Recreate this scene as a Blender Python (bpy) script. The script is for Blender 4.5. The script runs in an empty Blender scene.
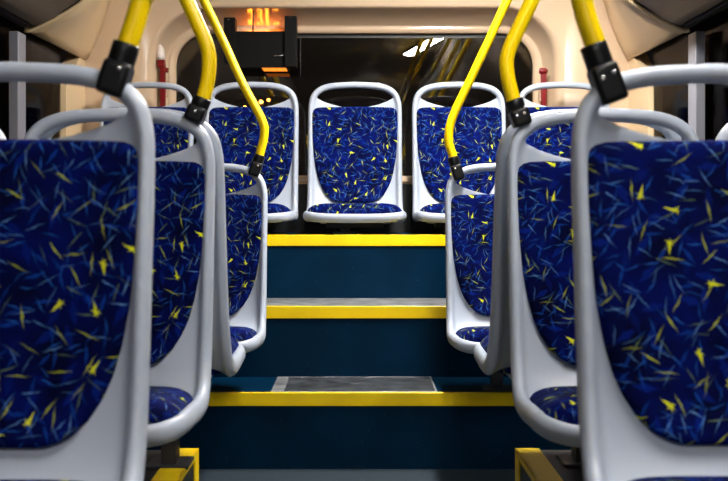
import bpy, bmesh, math, random
from mathutils import Vector, Matrix

random.seed(4)
sc = bpy.context.scene
COL = sc.collection
F, CX, CY, ZC = 1011.1, 357.0, 205.0, 0.88      # focal length in px, vanishing point, eye height


def X(px, y):
    return (px - CX) * y / F


def Z(py, y):
    return ZC - (py - CY) * y / F


# ------------------------------------------------------------------ materials
def new_mat(name):
    m = bpy.data.materials.new(name)
    m.use_nodes = True
    return m, m.node_tree, m.node_tree.nodes, m.node_tree.links


def bsdf(m):
    return m.node_tree.nodes['Principled BSDF']


def plain(name, col, rough=.5, metal=0., spec=.5, bump=0., bscale=60., var=0., coat=0.):
    m, nt, N, L = new_mat(name)
    b = bsdf(m)
    b.inputs['Base Color'].default_value = (*col, 1)
    b.inputs['Roughness'].default_value = rough
    b.inputs['Metallic'].default_value = metal
    b.inputs['Specular IOR Level'].default_value = spec
    b.inputs['Coat Weight'].default_value = coat
    if bump or var:
        tc = N.new('ShaderNodeTexCoord')
        nz = N.new('ShaderNodeTexNoise')
        nz.inputs['Scale'].default_value = bscale
        nz.inputs['Detail'].default_value = 4
        L.new(tc.outputs['Object'], nz.inputs['Vector'])
        if bump:
            bp = N.new('ShaderNodeBump')
            bp.inputs['Strength'].default_value = bump
            bp.inputs['Distance'].default_value = .002
            L.new(nz.outputs['Fac'], bp.inputs['Height'])
            L.new(bp.outputs['Normal'], b.inputs['Normal'])
        if var:
            rp = N.new('ShaderNodeValToRGB')
            rp.color_ramp.elements[0].position = .3
            rp.color_ramp.elements[1].position = .7
            rp.color_ramp.elements[0].color = (*[c * (1 - var) for c in col], 1)
            rp.color_ramp.elements[1].color = (*[min(1, c * (1 + var)) for c in col], 1)
            L.new(nz.outputs['Fac'], rp.inputs['Fac'])
            L.new(rp.outputs['Color'], b.inputs['Base Color'])
    return m


def emissive(name, col, strength):
    m, nt, N, L = new_mat(name)
    b = bsdf(m)
    b.inputs['Base Color'].default_value = (*col, 1)
    b.inputs['Emission Color'].default_value = (*col, 1)
    b.inputs['Emission Strength'].default_value = strength
    return m


def math_node(N, L, op, a, b=None, clamp=False):
    n = N.new('ShaderNodeMath')
    n.operation = op
    n.use_clamp = clamp
    for i, v in enumerate((a, b)):
        if v is None:
            continue
        if isinstance(v, (int, float)):
            n.inputs[i].default_value = v
        else:
            L.new(v, n.inputs[i])
    return n.outputs[0]


def stroke_layer(N, L, uv, cell, off, length, width, keep, taper=1.0, star=False):
    """scattered tapering strokes: one per cell, turned at random; keep = share of cells that carry one"""
    mp = N.new('ShaderNodeMapping')
    mp.inputs['Location'].default_value = (*off, 0)
    mp.inputs['Scale'].default_value = (1 / cell, 1 / cell, 1)
    L.new(uv, mp.inputs['Vector'])
    vo = N.new('ShaderNodeTexVoronoi')
    vo.voronoi_dimensions = '2D'
    vo.inputs['Scale'].default_value = 1
    vo.inputs['Randomness'].default_value = .85
    L.new(mp.outputs[0], vo.inputs['Vector'])
    sub = N.new('ShaderNodeVectorMath')
    sub.operation = 'SUBTRACT'
    L.new(mp.outputs[0], sub.inputs[0])
    L.new(vo.outputs['Position'], sub.inputs[1])
    sc_ = N.new('ShaderNodeSeparateColor')
    L.new(vo.outputs['Color'], sc_.inputs[0])
    ang = math_node(N, L, 'MULTIPLY', sc_.outputs[0], 6.2832 * 3)
    rot = N.new('ShaderNodeVectorRotate')
    rot.rotation_type = 'Z_AXIS'
    L.new(sub.outputs[0], rot.inputs['Vector'])
    L.new(ang, rot.inputs['Angle'])
    sx = N.new('ShaderNodeSeparateXYZ')
    L.new(rot.outputs[0], sx.inputs[0])
    if star:
        # a body stroke with two shorter spikes crossing it off its middle
        d = None
        for q, ox, ln, wd in ((0., 0., length, width), (1.05, .35, .62, .8), (2.2, .45, .5, .8)):
            px = math_node(N, L, 'SUBTRACT', sx.outputs[0], ox * length)
            c, s_ = math.cos(q), math.sin(q)
            xx = math_node(N, L, 'ADD', math_node(N, L, 'MULTIPLY', px, c), math_node(N, L, 'MULTIPLY', sx.outputs[1], s_))
            yy = math_node(N, L, 'SUBTRACT', math_node(N, L, 'MULTIPLY', sx.outputs[1], c), math_node(N, L, 'MULTIPLY', px, s_))
            k1 = length * ln if q else length
            w1 = width * wd if q else width
            dd = math_node(N, L, 'ADD', math_node(N, L, 'DIVIDE', math_node(N, L, 'ABSOLUTE', xx), k1), math_node(N, L, 'DIVIDE', math_node(N, L, 'ABSOLUTE', yy), w1))
            d = dd if d is None else math_node(N, L, 'MINIMUM', d, dd)
        m = math_node(N, L, 'MULTIPLY', math_node(N, L, 'SUBTRACT', 1.0, d), 2.4, True)
        return math_node(N, L, 'MULTIPLY', m, math_node(N, L, 'LESS_THAN', sc_.outputs[2], keep))
    ax = math_node(N, L, 'DIVIDE', math_node(N, L, 'ABSOLUTE', sx.outputs[0]), length)
    bend = math_node(N, L, 'MULTIPLY', math_node(N, L, 'MULTIPLY', sx.outputs[0], sx.outputs[0]), .12)
    ay = math_node(N, L, 'DIVIDE', math_node(N, L, 'ABSOLUTE', math_node(N, L, 'SUBTRACT', sx.outputs[1], bend)), width)
    d = math_node(N, L, 'ADD', math_node(N, L, 'MULTIPLY', ax, taper), ay)
    m = math_node(N, L, 'MULTIPLY', math_node(N, L, 'SUBTRACT', 1.0, d), 2.2, True)
    k = math_node(N, L, 'LESS_THAN', sc_.outputs[2], keep)
    k = math_node(N, L, 'MULTIPLY', k, math_node(N, L, 'ADD', math_node(N, L, 'MULTIPLY', sc_.outputs[1], .65), .35))
    return math_node(N, L, 'MULTIPLY', m, k)


def fabric_mat():
    m, nt, N, L = new_mat('seat_fabric')
    b = bsdf(m)
    uvn = N.new('ShaderNodeUVMap')
    # slight wobble so that the strokes feather like a woven motif
    nz = N.new('ShaderNodeTexNoise')
    nz.inputs['Scale'].default_value = 140
    nz.inputs['Detail'].default_value = 2
    L.new(uvn.outputs[0], nz.inputs['Vector'])
    vm = N.new('ShaderNodeVectorMath')
    vm.operation = 'MULTIPLY_ADD'
    vm.inputs[1].default_value = (.005, .005, 0)
    L.new(nz.outputs['Color'], vm.inputs[0])
    L.new(uvn.outputs[0], vm.inputs[2])
    uv = vm.outputs[0]
    base = N.new('ShaderNodeTexNoise')
    base.inputs['Scale'].default_value = 14
    base.inputs['Detail'].default_value = 3
    L.new(uvn.outputs[0], base.inputs['Vector'])
    rp = N.new('ShaderNodeValToRGB')
    rp.color_ramp.elements[0].position = .35
    rp.color_ramp.elements[1].position = .7
    rp.color_ramp.elements[0].color = (.0, .0009, .021, 1)
    rp.color_ramp.elements[1].color = (.0, .0036, .086, 1)
    L.new(base.outputs['Fac'], rp.inputs['Fac'])
    cur = rp.outputs['Color']
    layers = [
        (.040, (3.1, 1.7), .62, .20, .70, (.001, .012, .17), .75),
        (.034, (7.7, 2.2), .62, .10, .75, (.004, .042, .28), .75),
        (.027, (1.4, 8.8), .68, .065, .65, (.016, .095, .40), .75),
        (.030, (5.3, 4.1), .74, .045, .55, (.12, .27, .56), .75),
        (.033, (4.4, 7.9), .72, .040, .45, (.08, .21, .50), .7),
        (.036, (9.2, 6.3), .64, .042, .50, (.12, .18, .08), .8),
        (.050, (2.6, 9.9), .42, .034, .55, (.50, .54, .02), .85),
        (.056, (8.2, 1.4), .36, .036, .50, (.44, .47, .02), .85),
        (.066, (6.6, 3.8), .22, .042, .50, (.66, .70, .01), 1.0),
    ]
    for cell, off, ln, wd, keep, col, amt in layers:
        f = stroke_layer(N, L, uv, cell, off, ln, wd, keep, 1.0, cell > .062)
        mx = N.new('ShaderNodeMix')
        mx.data_type = 'RGBA'
        L.new(math_node(N, L, 'MULTIPLY', f, amt), mx.inputs[0])
        L.new(cur, mx.inputs[6])
        mx.inputs[7].default_value = (*col, 1)
        cur = mx.outputs[2]
    L.new(cur, b.inputs['Base Color'])
    b.inputs['Roughness'].default_value = .85
    b.inputs['Specular IOR Level'].default_value = .06
    bp = N.new('ShaderNodeBump')
    bp.inputs['Strength'].default_value = .25
    bp.inputs['Distance'].default_value = .0015
    wv = N.new('ShaderNodeTexNoise')
    wv.inputs['Scale'].default_value = 500
    L.new(uvn.outputs[0], wv.inputs['Vector'])
    L.new(wv.outputs['Fac'], bp.inputs['Height'])
    L.new(bp.outputs['Normal'], b.inputs['Normal'])
    return m


def glass_mat(name, tint=(.8, .8, .8), refl=1.0):
    m, nt, N, L = new_mat(name)
    N.remove(bsdf(m))
    out = N['Material Output']
    tr = N.new('ShaderNodeBsdfTransparent')
    tr.inputs[0].default_value = (*tint, 1)
    gl = N.new('ShaderNodeBsdfGlossy')
    gl.inputs['Roughness'].default_value = .0
    fr = N.new('ShaderNodeFresnel')
    fr.inputs[0].default_value = 1.5
    mx = N.new('ShaderNodeMixShader')
    L.new(math_node(N, L, 'MULTIPLY', fr.outputs[0], refl, True), mx.inputs[0])
    L.new(tr.outputs[0], mx.inputs[1])
    L.new(gl.outputs[0], mx.inputs[2])
    L.new(mx.outputs[0], out.inputs[0])
    return m


def riser_mat():
    """dark petrol laminate with fine pale flecks"""
    m, nt, N, L = new_mat('petrol_lino')
    b = bsdf(m)
    tc = N.new('ShaderNodeTexCoord')
    vo = N.new('ShaderNodeTexVoronoi')
    vo.inputs['Scale'].default_value = 55
    L.new(tc.outputs['Object'], vo.inputs['Vector'])
    nz = N.new('ShaderNodeTexNoise')
    nz.inputs['Scale'].default_value = 5
    nz.inputs['Detail'].default_value = 5
    L.new(tc.outputs['Object'], nz.inputs['Vector'])
    rp = N.new('ShaderNodeValToRGB')
    rp.color_ramp.elements[0].position = .3
    rp.color_ramp.elements[1].position = .75
    rp.color_ramp.elements[0].color = (.0, .0115, .030, 1)
    rp.color_ramp.elements[1].color = (.0, .0190, .050, 1)
    L.new(nz.outputs['Fac'], rp.inputs['Fac'])
    sc_ = N.new('ShaderNodeSeparateColor')
    L.new(vo.outputs['Color'], sc_.inputs[0])
    rare = math_node(N, L, 'LESS_THAN', sc_.outputs[0], .12)
    dot = math_node(N, L, 'LESS_THAN', vo.outputs['Distance'], .09)
    mx = N.new('ShaderNodeMix')
    mx.data_type = 'RGBA'
    L.new(math_node(N, L, 'MULTIPLY', math_node(N, L, 'MULTIPLY', rare, dot), .5), mx.inputs[0])
    L.new(rp.outputs['Color'], mx.inputs[6])
    mx.inputs[7].default_value = (.10, .22, .28, 1)
    L.new(mx.outputs[2], b.inputs['Base Color'])
    b.inputs['Roughness'].default_value = .42
    b.inputs['Specular IOR Level'].default_value = .08
    return m


M = {}
M['shell'] = plain('grey_plastic', (.41, .455, .535), rough=.33, spec=.45, bump=.12, bscale=420)
M['fabric'] = fabric_mat()
M['yellow'] = plain('yellow_powder_coat', (.97, .66, .0), rough=.36, spec=.4)
M['nosing'] = plain('yellow_nosing', (.95, .64, .0), rough=.4, spec=.4, var=.08, bscale=9)
M['black'] = plain('black_clamp_plastic', (.004, .004, .005), rough=.35, spec=.3)
M['housing'] = plain('black_housing', (.003, .003, .003), rough=.5, spec=.12)
M['steelgrey'] = plain('dark_steel', (.05, .052, .06), rough=.4, metal=.3)
M['dark'] = plain('dark_paint', (.006, .006, .007), rough=.5)
M['bolt'] = plain('steel', (.65, .65, .66), rough=.25, metal=1)
M['petrol'] = riser_mat()
M['floor'] = plain('floor_lino', (.024, .036, .046), rough=.45, var=.55, bscale=160)
M['plate'] = plain('tread_aluminium', (.22, .23, .24), rough=.42, metal=.35, var=.5, bscale=16, bump=.3)
M['plate_in'] = plain('tread_inset', (.05, .056, .064), rough=.42, metal=.35, var=.65, bscale=22, bump=.3)
M['beige'] = plain('beige_plastic', (.74, .55, .32), rough=.28, spec=.5)
M['rear'] = plain('rear_beige_plastic', (.62, .45, .30), rough=.13, spec=.9)
M['hatch'] = plain('taupe_panel', (.165, .132, .10), rough=.55, var=.12, bscale=180)
M['ceil'] = plain('ceiling_panel', (.45, .40, .34), rough=.6)
M['alu'] = plain('pillar_aluminium', (.22, .22, .25), rough=.45, metal=.15)
M['sidewall'] = plain('side_panel', (.10, .09, .085), rough=.6)
M['red'] = plain('red_plastic', (.17, .003, .004), rough=.35)
M['white'] = plain('white_plastic', (.75, .66, .60), rough=.3)
M['glass'] = glass_mat('window_glass', (.4, .38, .37), .16)
M['glass_rear'] = glass_mat('rear_glass', (.75, .70, .66), 2.0)
M['road'] = plain('asphalt', (.012, .010, .009), rough=.8, var=.3, bscale=20)
M['lamp'] = emissive('lamp_diffuser', (1.0, .98, .96), 165)
M['lamp_rear'] = emissive('rear_lamp_diffuser', (1.0, .98, .95), 235)
M['lamp_front'] = emissive('front_lamp_diffuser', (1.0, .98, .96), 40)
M['lamp_near'] = emissive('near_lamp_diffuser', (1.0, .98, .96), 270)  # for the added fill lamp
M['led'] = emissive('orange_led', (1.0, .25, .015), 30)  # emission for the marks mirrored in the header
M['led_dim'] = emissive('orange_led_dim', (1.0, .24, .02), 1.6)  # emission standing in for orange spill light under the housing
M['street'] = emissive('sodium_lamp', (1.0, .42, .06), 30)


# ------------------------------------------------------------------ mesh helpers
def obj(name, bm, mat, parent=None, smooth=False, loc=None):
    me = bpy.data.meshes.new(name)
    bmesh.ops.recalc_face_normals(bm, faces=bm.faces[:])
    bm.to_mesh(me)
    bm.free()
    return link(name, me, mat, parent, smooth, loc)


def link(name, me, mat, parent=None, smooth=False, loc=None):
    o = bpy.data.objects.new(name, me)
    if mat is not None:
        me.materials.clear()
        me.materials.append(mat)
    if smooth:
        for p in me.polygons:
            p.use_smooth = True
    COL.objects.link(o)
    if parent:
        o.parent = parent
    if loc is not None:
        o.location = loc
    return o


def tag(o, label=None, cat=None, group=None, kind=None):
    if label:
        o['label'] = label
    if cat:
        o['category'] = cat
    if group:
        o['group'] = group
    if kind:
        o['kind'] = kind
    return o


def empty(name, loc, rz=0.):
    o = bpy.data.objects.new(name, None)
    o.empty_display_size = .1
    o.location = loc
    o.rotation_euler = (0, 0, rz)
    COL.objects.link(o)
    return o


def box(bm, x0, x1, y0, y1, z0, z1, bev=0.):
    r = bmesh.ops.create_cube(bm, size=1)
    vs = r['verts']
    for v in vs:
        v.co = Vector(((x0 + x1) / 2 + v.co.x * (x1 - x0), (y0 + y1) / 2 + v.co.y * (y1 - y0), (z0 + z1) / 2 + v.co.z * (z1 - z0)))
    if bev:
        es = list({e for v in vs for e in v.link_edges})
        bmesh.ops.bevel(bm, geom=es, offset=bev, segments=3, affect='EDGES', profile=.6)
    return bm


def mbox(*a, **k):
    return box(bmesh.new(), *a, **k)


def catmull(pts, n=6, closed=False):
    pts = [tuple(p) for p in pts]
    out = []
    N_ = len(pts)
    rng = range(N_ if closed else N_ - 1)
    g = (lambda i: pts[i % N_]) if closed else (lambda i: pts[max(0, min(N_ - 1, i))])
    for i in rng:
        p0, p1, p2, p3 = g(i - 1), g(i), g(i + 1), g(i + 2)
        for k in range(n):
            t = k / n
            out.append(tuple(.5 * ((2 * b) + (-a + c) * t + (2 * a - 5 * b + 4 * c - d) * t * t + (-a + 3 * b - 3 * c + d) * t ** 3)
                             for a, b, c, d in zip(p0, p1, p2, p3)))
    if not closed:
        out.append(pts[-1])
    return out


def tube(bm, pts, r, seg=16, caps=True):
    """round tube through 3-D points (parallel transport)"""
    pts = [Vector(p) for p in pts]
    rs = r if isinstance(r, (list, tuple)) else [r] * len(pts)
    t0 = (pts[1] - pts[0]).normalized()
    a = t0.orthogonal().normalized()
    rings = []
    for i, p in enumerate(pts):
        t = (pts[min(i + 1, len(pts) - 1)] - pts[max(i - 1, 0)]).normalized()
        a = (a - t * a.dot(t)).normalized()
        b = t.cross(a)
        rings.append([bm.verts.new(p + (a * math.cos(q) + b * math.sin(q)) * rs[i]) for q in [2 * math.pi * k / seg for k in range(seg)]])
    for r0, r1 in zip(rings, rings[1:]):
        for k in range(seg):
            bm.faces.new((r0[k], r0[(k + 1) % seg], r1[(k + 1) % seg], r1[k]))
    if caps:
        bm.faces.new(rings[0][::-1])
        bm.faces.new(rings[-1])
    return bm


def lerp_tab(tab, t):
    if t <= tab[0][0]:
        return tab[0][1]
    for (a, va), (b, vb) in zip(tab, tab[1:]):
        if t <= b:
            return va + (vb - va) * (t - a) / (b - a)
    return tab[-1][1]


def grid_solid(bm, front, back, nu, nv, uvf=None):
    """closed slab between two (nu+1)x(nv+1) point grids"""
    A = [[bm.verts.new(front(i / nu, j / nv)) for i in range(nu + 1)] for j in range(nv + 1)]
    B = [[bm.verts.new(back(i / nu, j / nv)) for i in range(nu + 1)] for j in range(nv + 1)]
    for j in range(nv):
        for i in range(nu):
            bm.faces.new((A[j][i], A[j][i + 1], A[j + 1][i + 1], A[j + 1][i]))
            bm.faces.new((B[j][i], B[j + 1][i], B[j + 1][i + 1], B[j][i + 1]))
    for i in range(nu):
        bm.faces.new((A[0][i], B[0][i], B[0][i + 1], A[0][i + 1]))
        bm.faces.new((A[nv][i], A[nv][i + 1], B[nv][i + 1], B[nv][i]))
    for j in range(nv):
        bm.faces.new((A[j][0], A[j + 1][0], B[j + 1][0], B[j][0]))
        bm.faces.new((A[j][nu], B[j][nu], B[j + 1][nu], A[j + 1][nu]))
    return bm


# ------------------------------------------------------------------ passenger seat (faces -y; z = 0 at the rear of the cushion)
# rim half path: x, y, z, in-plane half size, depth half size, direction of the sheet normal (degrees from -y towards +z)
RIM = [
    (.000, .000, .5745, .0150, .0165, 8), (.090, .000, .5700, .0150, .0165, 8), (.145, .000, .5560, .0150, .0170, 8),
    (.178, -.001, .5290, .0140, .0185, 8), (.1915, -.003, .4900, .0125, .0200, 8), (.1945, -.008, .4400, .0120, .0210, 8),
    (.1940, -.022, .3300, .0125, .0220, 8), (.1935, -.038, .2100, .0130, .0225, 9), (.1935, -.055, .1100, .0135, .0225, 14),
    (.1940, -.082, .0400, .0140, .0225, 38), (.1965, -.125, .0030, .0145, .0225, 68), (.1970, -.190, -.0050, .0150, .0220, 86),
    (.1975, -.280, .0000, .0150, .0215, 90), (.1945, -.350, .0020, .0150, .0215, 86), (.1740, -.402, -.0020, .0150, .0215, 70),
    (.1180, -.424, -.0060, .0150, .0210, 62), (.000, -.430, -.0080, .0150, .0210, 60),
]
HALF = catmull(RIM, 6)
DISH = .013


def rim_normal(a):
    a = math.radians(a)
    return Vector((0, -math.cos(a), math.sin(a)))


def make_shell_mesh():
    bm = bmesh.new()
    loop = HALF + [(-p[0],) + p[1:] for p in HALF[-2:0:-1]]
    n = len(loop)
    rings = []
    for i, p in enumerate(loop):
        c = Vector(p[:3])
        t = (Vector(loop[(i + 1) % n][:3]) - Vector(loop[i - 1][:3])).normalized()
        nb = rim_normal(p[5])
        b = (nb - t * nb.dot(t)).normalized()
        a = t.cross(b)
        rings.append([bm.verts.new(c + a * math.cos(q) * p[3] + b * math.sin(q) * p[4]) for q in [2 * math.pi * k / 18 for k in range(18)]])
    for i in range(n):
        r0, r1 = rings[i], rings[(i + 1) % n]
        for k in range(18):
            bm.faces.new((r0[k], r0[(k + 1) % 18], r1[(k + 1) % 18], r1[k]))
    side = [p for p in HALF if p[2] < .527 or p[1] < -.01]
    nv = len(side) - 1

    def pt(u, v, s):
        j = min(nv, max(0, round(v * nv)))
        x, y, z, ra, rb, ang = side[j]
        q = u * 2 - 1
        nn = rim_normal(ang)
        sag = max(0., min(1., (z - .36) / .165)) * .047 if ang < 20 else 0
        d = DISH * (1 - abs(q) ** 4) * min(1, (nv - j) / 14)
        p = Vector((x * q, y, z - sag * (1 - q * q)))
        return p - nn * d + nn * (.007 * s)
    grid_solid(bm, lambda u, v: pt(u, v, 1), lambda u, v: pt(u, v, -1), 26, nv)
    # stiffening web that ties the pan to the back underneath
    box(bm, -.15, .15, -.20, -.075, -.034, -.012, .01)
    me = bpy.data.meshes.new('tmp')
    bmesh.ops.recalc_face_normals(bm, faces=bm.faces[:])
    bm.to_mesh(me)
    bm.free()
    o = bpy.data.objects.new('tmp', me)
    COL.objects.link(o)
    md = o.modifiers.new('r', 'REMESH')
    md.mode = 'VOXEL'
    md.voxel_size = .0046
    md.adaptivity = 0
    ms = o.modifiers.new('s', 'SMOOTH')
    ms.factor = .5
    ms.iterations = 12
    dg = bpy.context.evaluated_depsgraph_get()
    res = bpy.data.meshes.new_from_object(o.evaluated_get(dg))
    bpy.data.objects.remove(o)
    res.name = 'shell'
    return res


BACKPROF = sorted([(p[2], p[1]) for p in HALF if p[5] < 45 and p[0] > .17])
PADW = [(.055, .050), (.060, .082), (.071, .105), (.090, .126), (.120, .145), (.15, .158), (.19, .169), (.255, .181), (.33, .1895), (.40, .1915),
        (.448, .190), (.462, .184), (.470, .174), (.4745, .160)]


def make_back_pad_mesh():
    bm = bmesh.new()
    z0, z1 = PADW[0][0], PADW[-1][0]

    def pos(u, v, top):
        e = (1 - math.cos(math.pi * v)) / 2 * .5 + v * .5
        z = z0 + (z1 - z0) * e
        w = lerp_tab(PADW, z)
        qu = math.sin((u - .5) * math.pi) * .35 + (u * 2 - 1) * .65
        x = w * qu
        ys = lerp_tab(BACKPROF, z) + DISH * (1 - abs(x / .194) ** 5)
        arch = .004 * (1 - (x / .19) ** 2) * max(0, (z - .42) / .055)
        if top:
            fall = (max(0, 1 - abs(qu) ** 16) ** .3) * (max(0, 1 - abs(2 * e - 1) ** 40) ** .5)
            ys -= .006 + .0195 * fall
        else:
            ys += .004
        return Vector((x, ys, z + arch))
    grid_solid(bm, lambda u, v: pos(u, v, True), lambda u, v: pos(u, v, False), 44, 56)
    uv = bm.loops.layers.uv.new('UVMap')
    for f in bm.faces:
        for l in f.loops:
            l[uv].uv = (l.vert.co.x + .31, l.vert.co.z + .07)
    me = bpy.data.meshes.new('back_pad')
    bmesh.ops.recalc_face_normals(bm, faces=bm.faces[:])
    bm.to_mesh(me)
    bm.free()
    return me


CUW = [(0, .148), (.03, .164), (.08, .174), (.16, .184), (.6, .197), (.84, .197), (.92, .188), (.97, .172), (1, .150)]


def make_cushion_mesh():
    bm = bmesh.new()
    yr, yf = -.088, -.412

    def pos(u, v, top):
        e = (1 - math.cos(math.pi * v)) / 2
        w = lerp_tab(CUW, e)
        qu = math.sin((u - .5) * math.pi)
        y = yr + (yf - yr) * e
        zb = -.012 + .004 * e
        if not top:
            return Vector((w * qu, y, zb))
        h = .033 + .030 * e
        fall = (max(0, 1 - abs(qu) ** 7) ** .42) * (max(0, 1 - abs(2 * e - 1) ** 12) ** .42)
        return Vector((w * qu, y, zb + .004 + h * fall))
    grid_solid(bm, lambda u, v: pos(u, v, True), lambda u, v: pos(u, v, False), 40, 36)
    uv = bm.loops.layers.uv.new('UVMap')
    for f in bm.faces:
        for l in f.loops:
            l[uv].uv = (l.vert.co.x + 1.3, l.vert.co.y * 1.0 + l.vert.co.z + 1.1)
    me = bpy.data.meshes.new('cushion')
    bmesh.ops.recalc_face_normals(bm, faces=bm.faces[:])
    bm.to_mesh(me)
    bm.free()
    return me


def make_mount_mesh(h, ly):
    bm = bmesh.new()
    box(bm, -.058, -.022, ly - .03, ly + .03, -h, -.045, .003)
    box(bm, -.12, .12, ly - .035, ly + .035, -.050, -.028, .004)
    box(bm, -.09, .01, ly - .05, ly + .05, -h, -h + .008, .002)
    me = bpy.data.meshes.new('mount')
    bmesh.ops.recalc_face_normals(bm, faces=bm.faces[:])
    bm.to_mesh(me)
    bm.free()
    return me


SHELL, PAD, CUSH = make_shell_mesh(), make_back_pad_mesh(), make_cushion_mesh()
MOUNT = {}


def reclined(me, k=.10):
    """the rear-facing pairs have a more reclined back"""
    c = me.copy()
    for v in c.vertices:
        v.co.y += k * max(0., v.co.z - .02)
    return c


SHELL_R, PAD_R = reclined(SHELL), reclined(PAD)


def seat(x, y, zc, base, rz, label, group, ly=-.2):
    t = empty('passenger_seat', (x, y, base), rz)
    tag(t, label, 'seat', group)
    h = round(zc - base, 4)
    link('shell', SHELL_R if rz else SHELL, M['shell'], t, True, (0, 0, h))
    link('back_pad', PAD_R if rz else PAD, M['fabric'], t, True, (0, 0, h))
    link('cushion', CUSH, M['fabric'], t, True, (0, 0, h))
    if (h, ly) not in MOUNT:
        MOUNT[(h, ly)] = make_mount_mesh(h, ly)
    link('mount', MOUNT[(h, ly)], M['steelgrey'], t, False, (0, 0, h))
    return t


PI = math.pi
POD, ST = .25, .252
G1, G2 = 'seats along the sides of the aisle', 'back row seats'
ZS = ZC - .385
seat(-.492, 1.437, ZS, POD, 0, 'large shaded blue seat in the front row, on the side with the hanging black display', G1)
seat(.513, 1.455, ZS, POD, 0, 'large brightly lit blue seat in the front row, across the aisle from the display side', G1)
seat(-.502, 2.12, ZS, POD, 0, 'grey-shelled blue seat in the second row above yellow platform edge, on the display side', G1)
seat(.519, 2.12, ZS, POD, 0, 'grey-shelled blue seat in the second row by the aisle, opposite the display side', G1)
seat(-.931, 2.12, ZS, POD, 0, 'window seat of the second row on the display side, only its handle corner showing', G1)
seat(.948, 2.12, ZS, POD, 0, 'window seat of the second row opposite the display side, only its handle corner showing', G1)
seat(-.493, 2.225, ZS + .006, POD, PI, 'pale-sided seat facing the rear, back to back with second row on the display side', G1, -.23)
seat(.508, 2.245, ZS + .006, POD, PI, 'dark shadowed seat facing the rear, back to back with second row opposite the display', G1, -.23)
ZL = ZC - .440
seat(-.520, 3.56, ZL, ST, 0, 'small blue seat beside the steps with black clamp, on the display side', G1, -.12)
seat(.515, 3.56, ZL, ST, 0, 'small blue seat beside the steps with black clamp, opposite the display side', G1, -.12)
ZB = ZC - .046
ST3 = Z(235.5, 4.02)
seat(-.009, 4.45, ZB, ST3, 0, 'middle blue seat of the back row, facing straight down the aisle', G2)
seat(-.462, 4.45, ZB, ST3, 0, 'back row seat directly under the hanging black display', G2)
seat(.447, 4.45, ZB, ST3, 0, 'back row seat between the middle seat and the bare window corner', G2)
seat(-.922, 4.45, ZB, ST3, 0, 'corner seat of the back row on the display side, below the red hammer', G2)
seat(.905, 4.45, ZB, ST3, 0, 'corner seat of the back row away from the display, below the round-headed red hammer', G2)


# ------------------------------------------------------------------ yellow grab poles clamped to seat handles
def pole(px_pts, y, up, label, clamp_px, flip, bolts):
    """px_pts: bottom-to-top points in the seat's own plane at distance y; up: where it meets the ceiling side"""
    P = [Vector((X(a, y), y - .004, Z(b, y))) for a, b in px_pts] + [Vector((u[0], y - .004, u[1])) for u in up]
    base = P[0]
    t = empty('grab_pole', base)
    tag(t, label, 'pole', 'yellow grab poles on seat handles')
    Q = [p - base for p in P]
    obj('pole', tube(bmesh.new(), catmull(Q, 8), .0153, 20), M['yellow'], t, True)
    # clamp: socket around the pole end, block gripping the seat handle
    c0 = Vector((X(clamp_px[0][0], y), y - .004, Z(clamp_px[0][1], y))) - base
    c1 = Vector((X(clamp_px[1][0], y), y - .004, Z(clamp_px[1][1], y))) - base
    ax = (c1 - c0)
    ln = ax.length
    ax.normalize()
    bm = bmesh.new()
    tube(bm, [c0 + ax * s for s in (0, .002, .012, .035, ln * .55)], [.0180, .0195, .0195, .0195, .0195], 24)
    side = ax.cross(Vector((0, 1, 0))).normalized()
    b2 = box(bmesh.new(), -.0195, .0195, -.0235, .0215, ln * .36, ln, .008)
    rot = Matrix((side, Vector((0, 1, 0)), ax)).transposed().to_4x4()
    b2.transform(Matrix.Translation(c0) @ rot)
    tmp = bpy.data.meshes.new('t')
    b2.to_mesh(tmp)
    b2.free()
    bm.from_mesh(tmp)
    bpy.data.meshes.remove(tmp)
    cl = obj('clamp', bm, M['black'], t, False)
    for p in cl.data.polygons:
        p.use_smooth = len(p.vertices) == 4 and p.area < .0002
    for s, w in bolts:
        bb = bmesh.new()
        c = c0 + ax * (ln * s) + side * w
        tube(bb, [c + Vector((0, -.018, 0)), c + Vector((0, -.0245, 0)), c + Vector((0, -.0258, 0))], [.004, .004, .0025], 10)
        obj('bolt', bb, M['bolt'], cl, True)
    return t


sl = .50
y1, y2, y4 = 1.437, 2.12, 3.56


def up_from(px, py, y, side, zend, slope):
    x, z = X(px, y), Z(py, y)
    out = []
    for k in (.5, 1):
        out.append((x + side * slope * (zend - z) * k, z + (zend - z) * k))
    return out


ZT = ZC + 1.20
pole([(119, 70), (124.5, 55), (130, 40), (136.5, 20), (142.5, 0), (145, -12), (140, -34)], y1, up_from(126, -62, y1, -1, ZT, sl),
     'thick yellow pole clamped to the front row seat handle on the display side', ((127.5, 44), (111, 96)), 1, [(.5, .006)])
pole([(600, 70), (597, 55), (593.5, 42), (586, 20), (581, 0), (579, -14), (584, -36)], 1.455, up_from(598, -64, 1.455, 1, ZT, sl),
     'thick yellow pole clamped to the front row seat handle opposite the display side', ((592, 45), (613, 103)), -1, [(.58, -.0085), (.55, .0085)])
pole([(198.5, 110), (204, 97), (208.8, 74), (208.2, 50), (198.5, 25), (187, 0), (176, -24)], y2, up_from(165, -48, y2, -1, ZT, sl),
     'bent yellow pole clamped to the second row seat handle on the display side', ((203.2, 98), (193, 122)), 1, [(.6, 0)])
pole([(517, 112), (512.6, 98), (507, 74), (507.5, 54), (520, 25), (532, 0), (543, -24)], y2, up_from(554, -48, y2, 1, ZT, sl),
     'bent yellow pole clamped to the second row seat handle opposite the display side', ((513, 100), (522.5, 126)), -1, [(.6, -.008), (.6, .008)])
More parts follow.
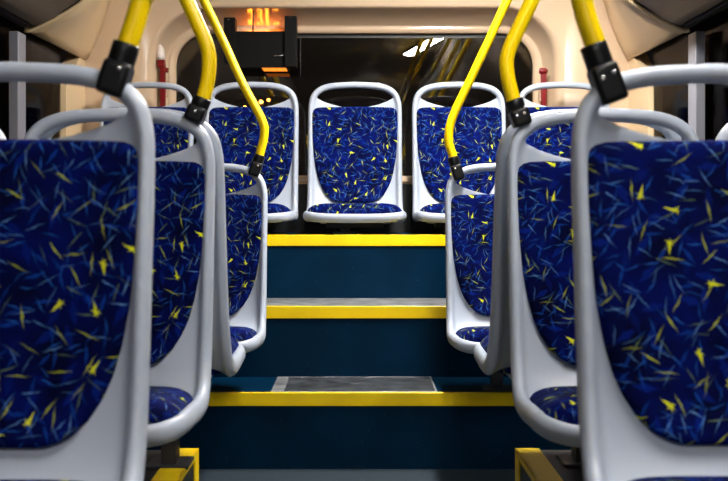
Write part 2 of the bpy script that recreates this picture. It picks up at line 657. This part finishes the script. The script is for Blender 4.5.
pole([(257.5, 164), (260.5, 152), (264.2, 135), (262, 120), (242, 82), (222, 38), (203.5, 0)], y4, up_from(203.5, 0, y4, -1, ZC + 1.08, .52),
     'long thin yellow pole clamped to the small seat beside the steps, passing before the display', ((260.2, 155), (253.5, 176)), 1, [(.5, .006)])
pole([(455.5, 168), (452.3, 155), (448.6, 140), (452.3, 118), (472, 76), (490, 38), (507.5, 0)], y4, up_from(507.5, 0, y4, 1, ZC + 1.08, .52),
     'long thin yellow pole clamped to the small seat beside the steps, opposite the display side', ((452.5, 157), (459.5, 180)), -1, [(.5, -.006)])


# ------------------------------------------------------------------ the setting: floor, steps, platforms
def struct(name, bm, mat, parent=None, smooth=False):
    o = obj(name, bm, mat, parent, smooth)
    if not parent:
        o['kind'] = 'structure'
    return o


YF = -5.5
struct('floor', mbox(-1.25, 1.25, YF, 3.37, -.06, 0), M['floor'])
D1, D2, D3 = 3.37, 3.69, 4.02
Z2 = Z(307, D2)
steps = [(D1, ST, 0.0, D2), (D2, Z2, ST, D3), (D3, ST3, Z2, 4.80)]
for i, (d, top, bot, dn) in enumerate(steps):
    s = struct('floor_step', mbox(-1.24, 1.24, d, 4.80 if i == 2 else dn + .02, -.05 if i == 0 else bot - .05, top), M['petrol'])
    obj('nosing', mbox(-1.20, 1.20, d - .006, d + .012, top - .041, top + .003, bev=.002), M['nosing'], s)
    if i < 2:
        pl = obj('tread_plate', mbox(-.29 if i == 0 else -.37, .27 if i == 0 else .37, d + .013, dn - .006, top, top + .003, bev=.001), M['plate'], s)
        if i == 0:
            obj('plate_inset', mbox(-.245, .262, d + .03, dn - .03, top + .003, top + .0045), M['plate_in'], pl)
for sx in (-1, 1):
    xi = .411 * sx
    p = struct('floor_platform', mbox(min(xi, 1.22 * sx), max(xi, 1.22 * sx), .2, 2.6, 0, POD), M['dark'])
    a, b = sorted((xi - .003 * sx, xi + .058 * sx))
    obj('edge_strip', mbox(a, b, .2, 2.603, POD, POD + .004, bev=.001), M['nosing'], p)
    a, b = sorted((xi - .004 * sx, xi))
    obj('edge_strip', mbox(a, b, .2, 2.603, POD - .012, POD + .004), M['nosing'], p)
    a, b = sorted((xi - .004 * sx, xi))
    obj('corner_strip', mbox(a, b, 2.545, 2.603, 0, POD - .012), M['nosing'], p)

# ------------------------------------------------------------------ side walls, side windows, pillars
XW = 1.235
SILL, HEAD = ZC - .02, ZC + .70
for sx, nm in ((-1, 'left'), (1, 'right')):
    a, b = sorted((XW * sx, (XW + .05) * sx))
    struct('wall_' + nm, mbox(a, b, YF, 4.80, -.06, SILL), M['sidewall'])
    w = struct('trim_1' if sx < 0 else 'trim_2', mbox(a, b, YF, 4.80, HEAD, ZC + 1.40), M['sidewall'])
    # beige rear corner panel with a slanted top corner
    bm = bmesh.new()
    poly = [(4.25, .4), (4.80, .4), (4.80, HEAD + .02), (4.56, HEAD + .02), (4.28, Z(80, 4.28)), (4.25, Z(86, 4.25))]
    v0 = [bm.verts.new(((XW - .012) * sx, y, z)) for y, z in poly]
    v1 = [bm.verts.new(((XW + .05) * sx, y, z)) for y, z in poly]
    bm.faces.new(v0)
    bm.faces.new(v1[::-1])
    for k in range(len(poly)):
        bm.faces.new((v0[k], v1[k], v1[(k + 1) % len(poly)], v0[(k + 1) % len(poly)]))
    struct('wall_%s_corner' % nm, bm, M['beige'])
    for k, yy in enumerate((3.58, 2.05, .55, -.95, -2.45, -3.95)):
        a, b = sorted((1.20 * sx, 1.233 * sx))
        pb = mbox(a, b, yy, yy + .085, SILL - .01, Z(31, 3.58), bev=.003)
        struct('trim_%d' % (3 + k + (6 if sx > 0 else 0)), pb, M['alu'])
    ys = (4.25, 3.62, 2.09, .59, -.91, -2.41, -3.91, YF)
    for k, (ya, yb) in enumerate(zip(ys[1:], ys)):
        a, b = sorted(((XW + .012) * sx, (XW + .018) * sx))
        struct('window_%d' % (2 + k + (7 if sx > 0 else 0)), mbox(a, b, ya, yb, SILL, HEAD), M['glass'])

# ------------------------------------------------------------------ coves and ceiling
PA = [(1.236, .668), (1.228, .650), (1.212, .647), (1.180, .660), (1.139, .681), (1.090, .706), (1.046, .733), (1.005, .764), (.955, .82), (.90, .90), (.83, 1.03), (.77, 1.17), (.70, 1.33)]
PB = [(1.236, .680), (1.228, .655), (1.216, .655), (1.198, .690), (1.176, .735), (1.155, .790), (1.132, .860), (1.108, .940), (1.08, 1.02), (1.03, 1.11), (.96, 1.20), (.86, 1.28), (.70, 1.33)]
YA, YB = 3.75, 4.60
for sx, nm in ((-1, 'left'), (1, 'right')):
    bm = bmesh.new()
    rows = []
    for k in range(9):
        t = k / 8
        e = t * t * (3 - 2 * t)
        rows.append([bm.verts.new((sx * (a[0] + (b[0] - a[0]) * e), YA + (YB - YA) * t, ZC + a[1] + (b[1] - a[1]) * e)) for a, b in zip(PA, PB)])
    for r0, r1 in zip(rows, rows[1:]):
        for k in range(len(PA) - 1):
            bm.faces.new((r0[k], r0[k + 1], r1[k + 1], r1[k]))
    o = struct('ceiling_cove_' + nm, bm, M['beige'], None, True)
    sd = o.modifiers.new('s', 'SOLIDIFY')
    sd.thickness = .006
    sd.offset = 0
    # bright rolled edge where the cove begins
    path = [(sx * a, YA - .010, ZC + z - .003) for a, z in PA[1:]]
    struct('ceiling_trim_' + nm, tube(bmesh.new(), catmull(path, 3), .0085, 10), M['beige'], None, True)
    # taupe service hatch running forward
    bm = bmesh.new()
    PH = [(a - .028 if z < .70 else a - .008, z + .012) for a, z in PA[2:]]
    PH[0] = (1.186, .664)
    rows = [[bm.verts.new((sx * a, y, ZC + z)) for a, z in PH] for y in (YF, -2, 1, 3.0, YA - .040)]
    for r0, r1 in zip(rows, rows[1:]):
        for k in range(len(PH) - 1):
            bm.faces.new((r0[k], r0[k + 1], r1[k + 1], r1[k]))
    o = struct('ceiling_hatch_' + nm, bm, M['hatch'], None, True)
    sd = o.modifiers.new('s', 'SOLIDIFY')
    sd.thickness = .01
    sd.offset = 0
    bm = bmesh.new()
    rows = [[bm.verts.new((sx * a, y, ZC + z + .016)) for a, z in PA[2:]] for y in (YA - .09, YA + .01)]
    for k in range(len(PA) - 3):
        bm.faces.new((rows[0][k], rows[0][k + 1], rows[1][k + 1], rows[1][k]))
    o = struct('ceiling_joint_' + nm, bm, M['dark'], None, True)
    sd = o.modifiers.new('s', 'SOLIDIFY')
    sd.thickness = .004
    # dark guide rail below the hatch, and dark backing behind the joint
    a, b = sorted((1.200 * sx, 1.236 * sx))
    struct('ceiling_rail_' + nm, mbox(a, b, YF, YA - .02, ZC + .655, ZC + .70, bev=.004), M['dark'])
struct('ceiling', mbox(-.74, .74, YF, 4.80, ZC + 1.33, ZC + 1.38), M['ceil'])
struct('wall_front', mbox(-1.25, 1.25, YF - .06, YF, -.06, ZC + 1.4), M['sidewall'])


# ------------------------------------------------------------------ rear wall with the recessed window
def rrect(x0, x1, z0, z1, r, n=10):
    out = []
    for cx, cz, a0 in ((x1 - r, z1 - r, 0), (x0 + r, z1 - r, 90), (x0 + r, z0 + r, 180), (x1 - r, z0 + r, 270)):
        for k in range(n + 1):
            a = math.radians(a0 + 90 * k / n)
            out.append((cx + r * math.cos(a), cz + r * math.sin(a)))
    return out


def ring(y, x0, x1, top, bot, r):
    return [(x, y, z) for x, z in rrect(X(x0, y), X(x1, y), Z(bot, y), Z(top, y), r * y / F)]


R = [[(x, 4.55, z) for x, z in rrect(-1.236, 1.236, ZC - .2, ZC + 1.36, .02)],
     ring(4.55, 146, 565, 5, 196, 62), ring(4.556, 150, 561, 7, 192, 58), ring(4.575, 154, 556, 9, 190, 54),
     ring(4.60, 156.5, 553.5, 11, 188, 51), ring(4.70, 165.5, 543, 24.5, 183, 42), ring(4.708, 167, 541.5, 26.5, 182, 40), ring(4.704, 168.5, 540, 27.5, 181, 39),
     ring(4.712, 175, 534, 32.5, 176, 34), ring(4.722, 176, 533, 33.5, 175.5, 33), ring(4.75, 176.5, 532.5, 34, 175.5, 33)]
bm = bmesh.new()
vr = [[bm.verts.new(p) for p in r] for r in R]
for r0, r1 in zip(vr, vr[1:]):
    n = len(r0)
    for k in range(n):
        bm.faces.new((r0[k], r0[(k + 1) % n], r1[(k + 1) % n], r1[k]))
o = struct('wall_back', bm, M['rear'], None, True)
struct('wall_back_lower', mbox(-1.236, 1.236, 4.535, 4.60, ST3 - .02, Z(184, 4.54)), M['dark'])
struct('wall_back_outer', mbox(-1.236, 1.236, 4.76, 4.80, -.06, Z(178, 4.76)), M['dark'])
struct('wall_back_header', mbox(-1.236, 1.236, 4.76, 4.80, Z(31, 4.76), ZC + 1.38), M['dark'])
struct('trim_20', mbox(X(150, 4.53), X(560, 4.53), 4.50, 4.535, Z(181.5, 4.5), Z(176.5, 4.5), bev=.003), M['rear'])
gx0, gx1 = X(160, 4.75), X(550, 4.75)
struct('window_1', mbox(gx0, gx1, 4.745, 4.751, Z(182, 4.75), Z(28, 4.75)), M['glass_rear'])
bm = mbox(gx0, gx1, 4.740, 4.744, Z(38, 4.74), Z(33, 4.74))
struct('trim_21', bm, M['dark'])

# ------------------------------------------------------------------ route display hanging before the rear window
yd = 4.60
t = empty('route_display', (X(261, yd), yd, Z(68, yd)))
tag(t, 'black destination display hanging before the rear window, seen from behind, glowing orange', 'display')


def D(x0, x1, py0, py1, ya, yb, bev=.003):
    b = mbox(X(x0, yd), X(x1, yd), ya, yb, Z(py1, yd), Z(py0, yd), bev=bev)
    b.transform(Matrix.Translation(-t.location))
    return b


obj('housing', D(235, 288, 31.5, 68, 4.59, 4.714), M['housing'], t)
obj('bracket', D(224.5, 236, 18.5, 63.5, 4.57, 4.64), M['housing'], t)
obj('bracket', D(285, 297, 17, 67.5, 4.57, 4.64), M['housing'], t)
bm = tube(bmesh.new(), [Vector((X(253, yd), 4.60, Z(p, yd))) - t.location for p in (33, 26, 18, 8)], .0035, 8)
obj('cable', bm, M['black'], t, True)
bm = tube(bmesh.new(), [Vector((X(a, yd), 4.583, Z(p, yd))) - t.location for a, p in ((274.5, 56.5), (279, 56.3), (284, 56))], [.003, .0025, .004], 8)
obj('latch', bm, M['bolt'], t, True)
for px, py in ((229.5, 21), (291, 18.8)):
    bm = tube(bmesh.new(), [Vector((X(px, yd), a, Z(py, yd))) - t.location for a in (4.571, 4.566)], .003, 8)
    obj('screw', bm, M['bolt'], t, True)
for py in (39, 60):
    bm = tube(bmesh.new(), [Vector((X(a, yd), 4.575, Z(py, yd))) - t.location for a in (296.5, 298)], .004, 8)
    obj('screw', bm, M['bolt'], t, True)
bm = bmesh.new()
zt, zb = Z(31.5, yd) - t.location.z, Z(68, yd) - t.location.z
for px0, px1, ya, yb in ((245, 250.5, 4.694, 4.709), (245, 248, 4.663, 4.667), (249, 251, 4.676, 4.694), (254.5, 257, 4.700, 4.709), (258, 260, 4.688, 4.705), (255, 260, 4.686, 4.689),
                         (263.5, 266.5, 4.668, 4.709), (262.5, 267.5, 4.662, 4.667), (271, 277, 4.704, 4.709), (270.5, 273, 4.662, 4.672), (274, 276.5, 4.664, 4.676)):
    box(bm, X(px0, yd) - t.location.x, X(px1, yd) - t.location.x, ya - yd, yb - yd, zt - .002, zt + .0015)
obj('lit_segments', bm, M['led'], t)  # glowing pieces added on the housing top so the header mirrors orange marks
bm = box(bmesh.new(), X(262, yd) - t.location.x, X(286, yd) - t.location.x, -.004, .10, zb - .002, zb + .002, .001)
obj('lit_underside', bm, M['led_dim'], t)  # orange spill light put in as a glowing strip under the housing



# ------------------------------------------------------------------ emergency hammers on the window recess
def hammer(px, ptop, pbot, y, label, round_head):
    h = (pbot - ptop) * y / F
    t = empty('emergency_hammer', (X(px, y), y, Z(pbot, y)))
    tag(t, label, 'hammer', 'red hammers beside the rear window')
    bm = box(bmesh.new(), -.012, .012, -.012, .012, 0, h * .86, .004)
    obj('handle', bm, M['red'], t)
    bm = bmesh.new()
    if round_head:
        tube(bm, [(-.020, 0, h - .016), (-.014, 0, h - .015), (.008, 0, h - .014), (.018, 0, h - .018)], [.010, .016, .014, .009], 14)
    else:
        box(bm, -.024, .010, -.016, .016, h * .84, h, .005)
        box(bm, .008, .024, -.010, .010, h * .74, h * .84, .004)
    obj('head', bm, M['red'], t, round_head)
    bm = box(bmesh.new(), -.016, .016, .010, .045, h * .25, h * .6, .003)
    obj('holder', bm, M['rear'], t)
    if not round_head:
        bm = bmesh.new()
        tube(bm, [(-.010, 0, h), (-.012, 0, h + .02), (-.012, 0, h + .05), (-.016, 0, h + .07)], [.020, .021, .017, .006], 14)
        obj('cover', bm, M['white'], t, True)


hammer(163, 60, 108, 4.60, 'dark red emergency hammer with pale cover on the recess beside the display', False)
hammer(543.5, 68, 112, 4.60, 'bright red round-headed emergency hammer on the window recess far from the display', True)


# ------------------------------------------------------------------ lamps and overhead rails (strip lamp and rails mirrored in the rear window; one added fill)
def lamp(x, y0, y1, w, mat, label, xo=0.):
    t = empty('ceiling_light', (x, (y0 + y1) / 2, ZC + 1.33))
    tag(t, label, 'lamp')
    t.rotation_euler = (0, 0, xo)
    L_ = (y1 - y0) / 2
    obj('frame', mbox(-w / 2 - .015, w / 2 + .015, -L_ - .015, L_ + .015, -.018, 0, bev=.003), M['alu'], t)
    obj('diffuser', mbox(-w / 2, w / 2, -L_, L_, -.026, -.018, bev=.003), mat, t)


lamp(.55, .66, 1.68, .09, M['lamp'], 'strip ceiling lamp above the aisle, mirrored bright in the rear window', -.2)
lamp(.50, 3.0, 3.7, .16, M['lamp_rear'], 'ceiling lamp above the steps, ahead of the back row')
lamp(.15, -1.74, -1.40, .18, M['lamp_near'], 'short ceiling lamp just ahead of the front row')  # unseen lamp added to brighten the front seats and poles
lamp(.32, -5.3, -4.2, .26, M['lamp_front'], 'ceiling lamp far up the aisle behind the front row')
for k, (x, ya, yb) in enumerate(((.45, -2.6, 2.6), (.51, -2.6, 2.6), (.64, .4, 2.6))):
    bm = tube(bmesh.new(), [(0, ya, 0), (0, yb, 0)], .015, 12)
    for yy in (yb - .1,):
        tube(bm, [(0, yy, 0), (0, yy, .19)], .008, 8)
    o = obj('overhead_rail', bm, M['yellow'], None, True, (x, 0, ZC + 1.14))
    tag(o, ('yellow overhead rail on the ceiling, innermost of three', 'yellow overhead rail on the ceiling, between two others',
            'yellow overhead rail on the ceiling, outermost of three')[k], 'rail', 'overhead rails')

# ------------------------------------------------------------------ night outside
g = struct('ground', mbox(-40, 40, -20, 90, -.42, -.40), M['road'])
for k, (px, py, y, s) in enumerate(((261, 102, 30, 1.0), (268.5, 100, 34, .8), (245, 107, 40, .8))):
    x, z = X(px, y), Z(py, y)
    t = empty('street_lamp', (x, y, -.40))
    tag(t, ('orange street lamp shining through the handle hole under the display, brightest of three', 'smaller orange street lamp just beside the brightest one',
            'dim orange street lamp low at the edge of the handle hole')[k], 'lamp', 'street lamps outside')
    bm = bmesh.new()
    bmesh.ops.create_uvsphere(bm, u_segments=16, v_segments=10, radius=.055 * s)
    bm.transform(Matrix.Translation((0, 0, z + .40)))
    obj('lantern', bm, M['street'], t, True)
    obj('post', tube(bmesh.new(), [(0, 0, 0), (0, 0, z + .36)], .04, 8), M['dark'], t, True)

# ------------------------------------------------------------------ world, camera, colour
w = bpy.data.worlds.new('night')
sc.world = w
w.use_nodes = True
w.node_tree.nodes['Background'].inputs[0].default_value = (.012, .009, .008, 1)
w.node_tree.nodes['Background'].inputs[1].default_value = .4

cam = bpy.data.cameras.new('camera')
co = bpy.data.objects.new('camera', cam)
COL.objects.link(co)
co.location = (0, 0, ZC)
co.rotation_euler = (math.pi / 2, 0, 0)
cam.sensor_width = 36
cam.lens = F / 728 * 36
cam.shift_x = (364 - CX) / 728
cam.shift_y = -(240.5 - CY) / 728
cam.clip_start = .05
cam.dof.use_dof = True
cam.dof.focus_distance = 3.4
cam.dof.aperture_fstop = 6.3
sc.camera = co

sc.cycles.use_denoising = True
sc.cycles.max_bounces = 10
sc.cycles.transparent_max_bounces = 16
sc.view_settings.view_transform = 'Standard'
sc.view_settings.look = 'None'
sc.view_settings.exposure = 0
sc.view_settings.gamma = 1
sc.view_settings.use_curve_mapping = False
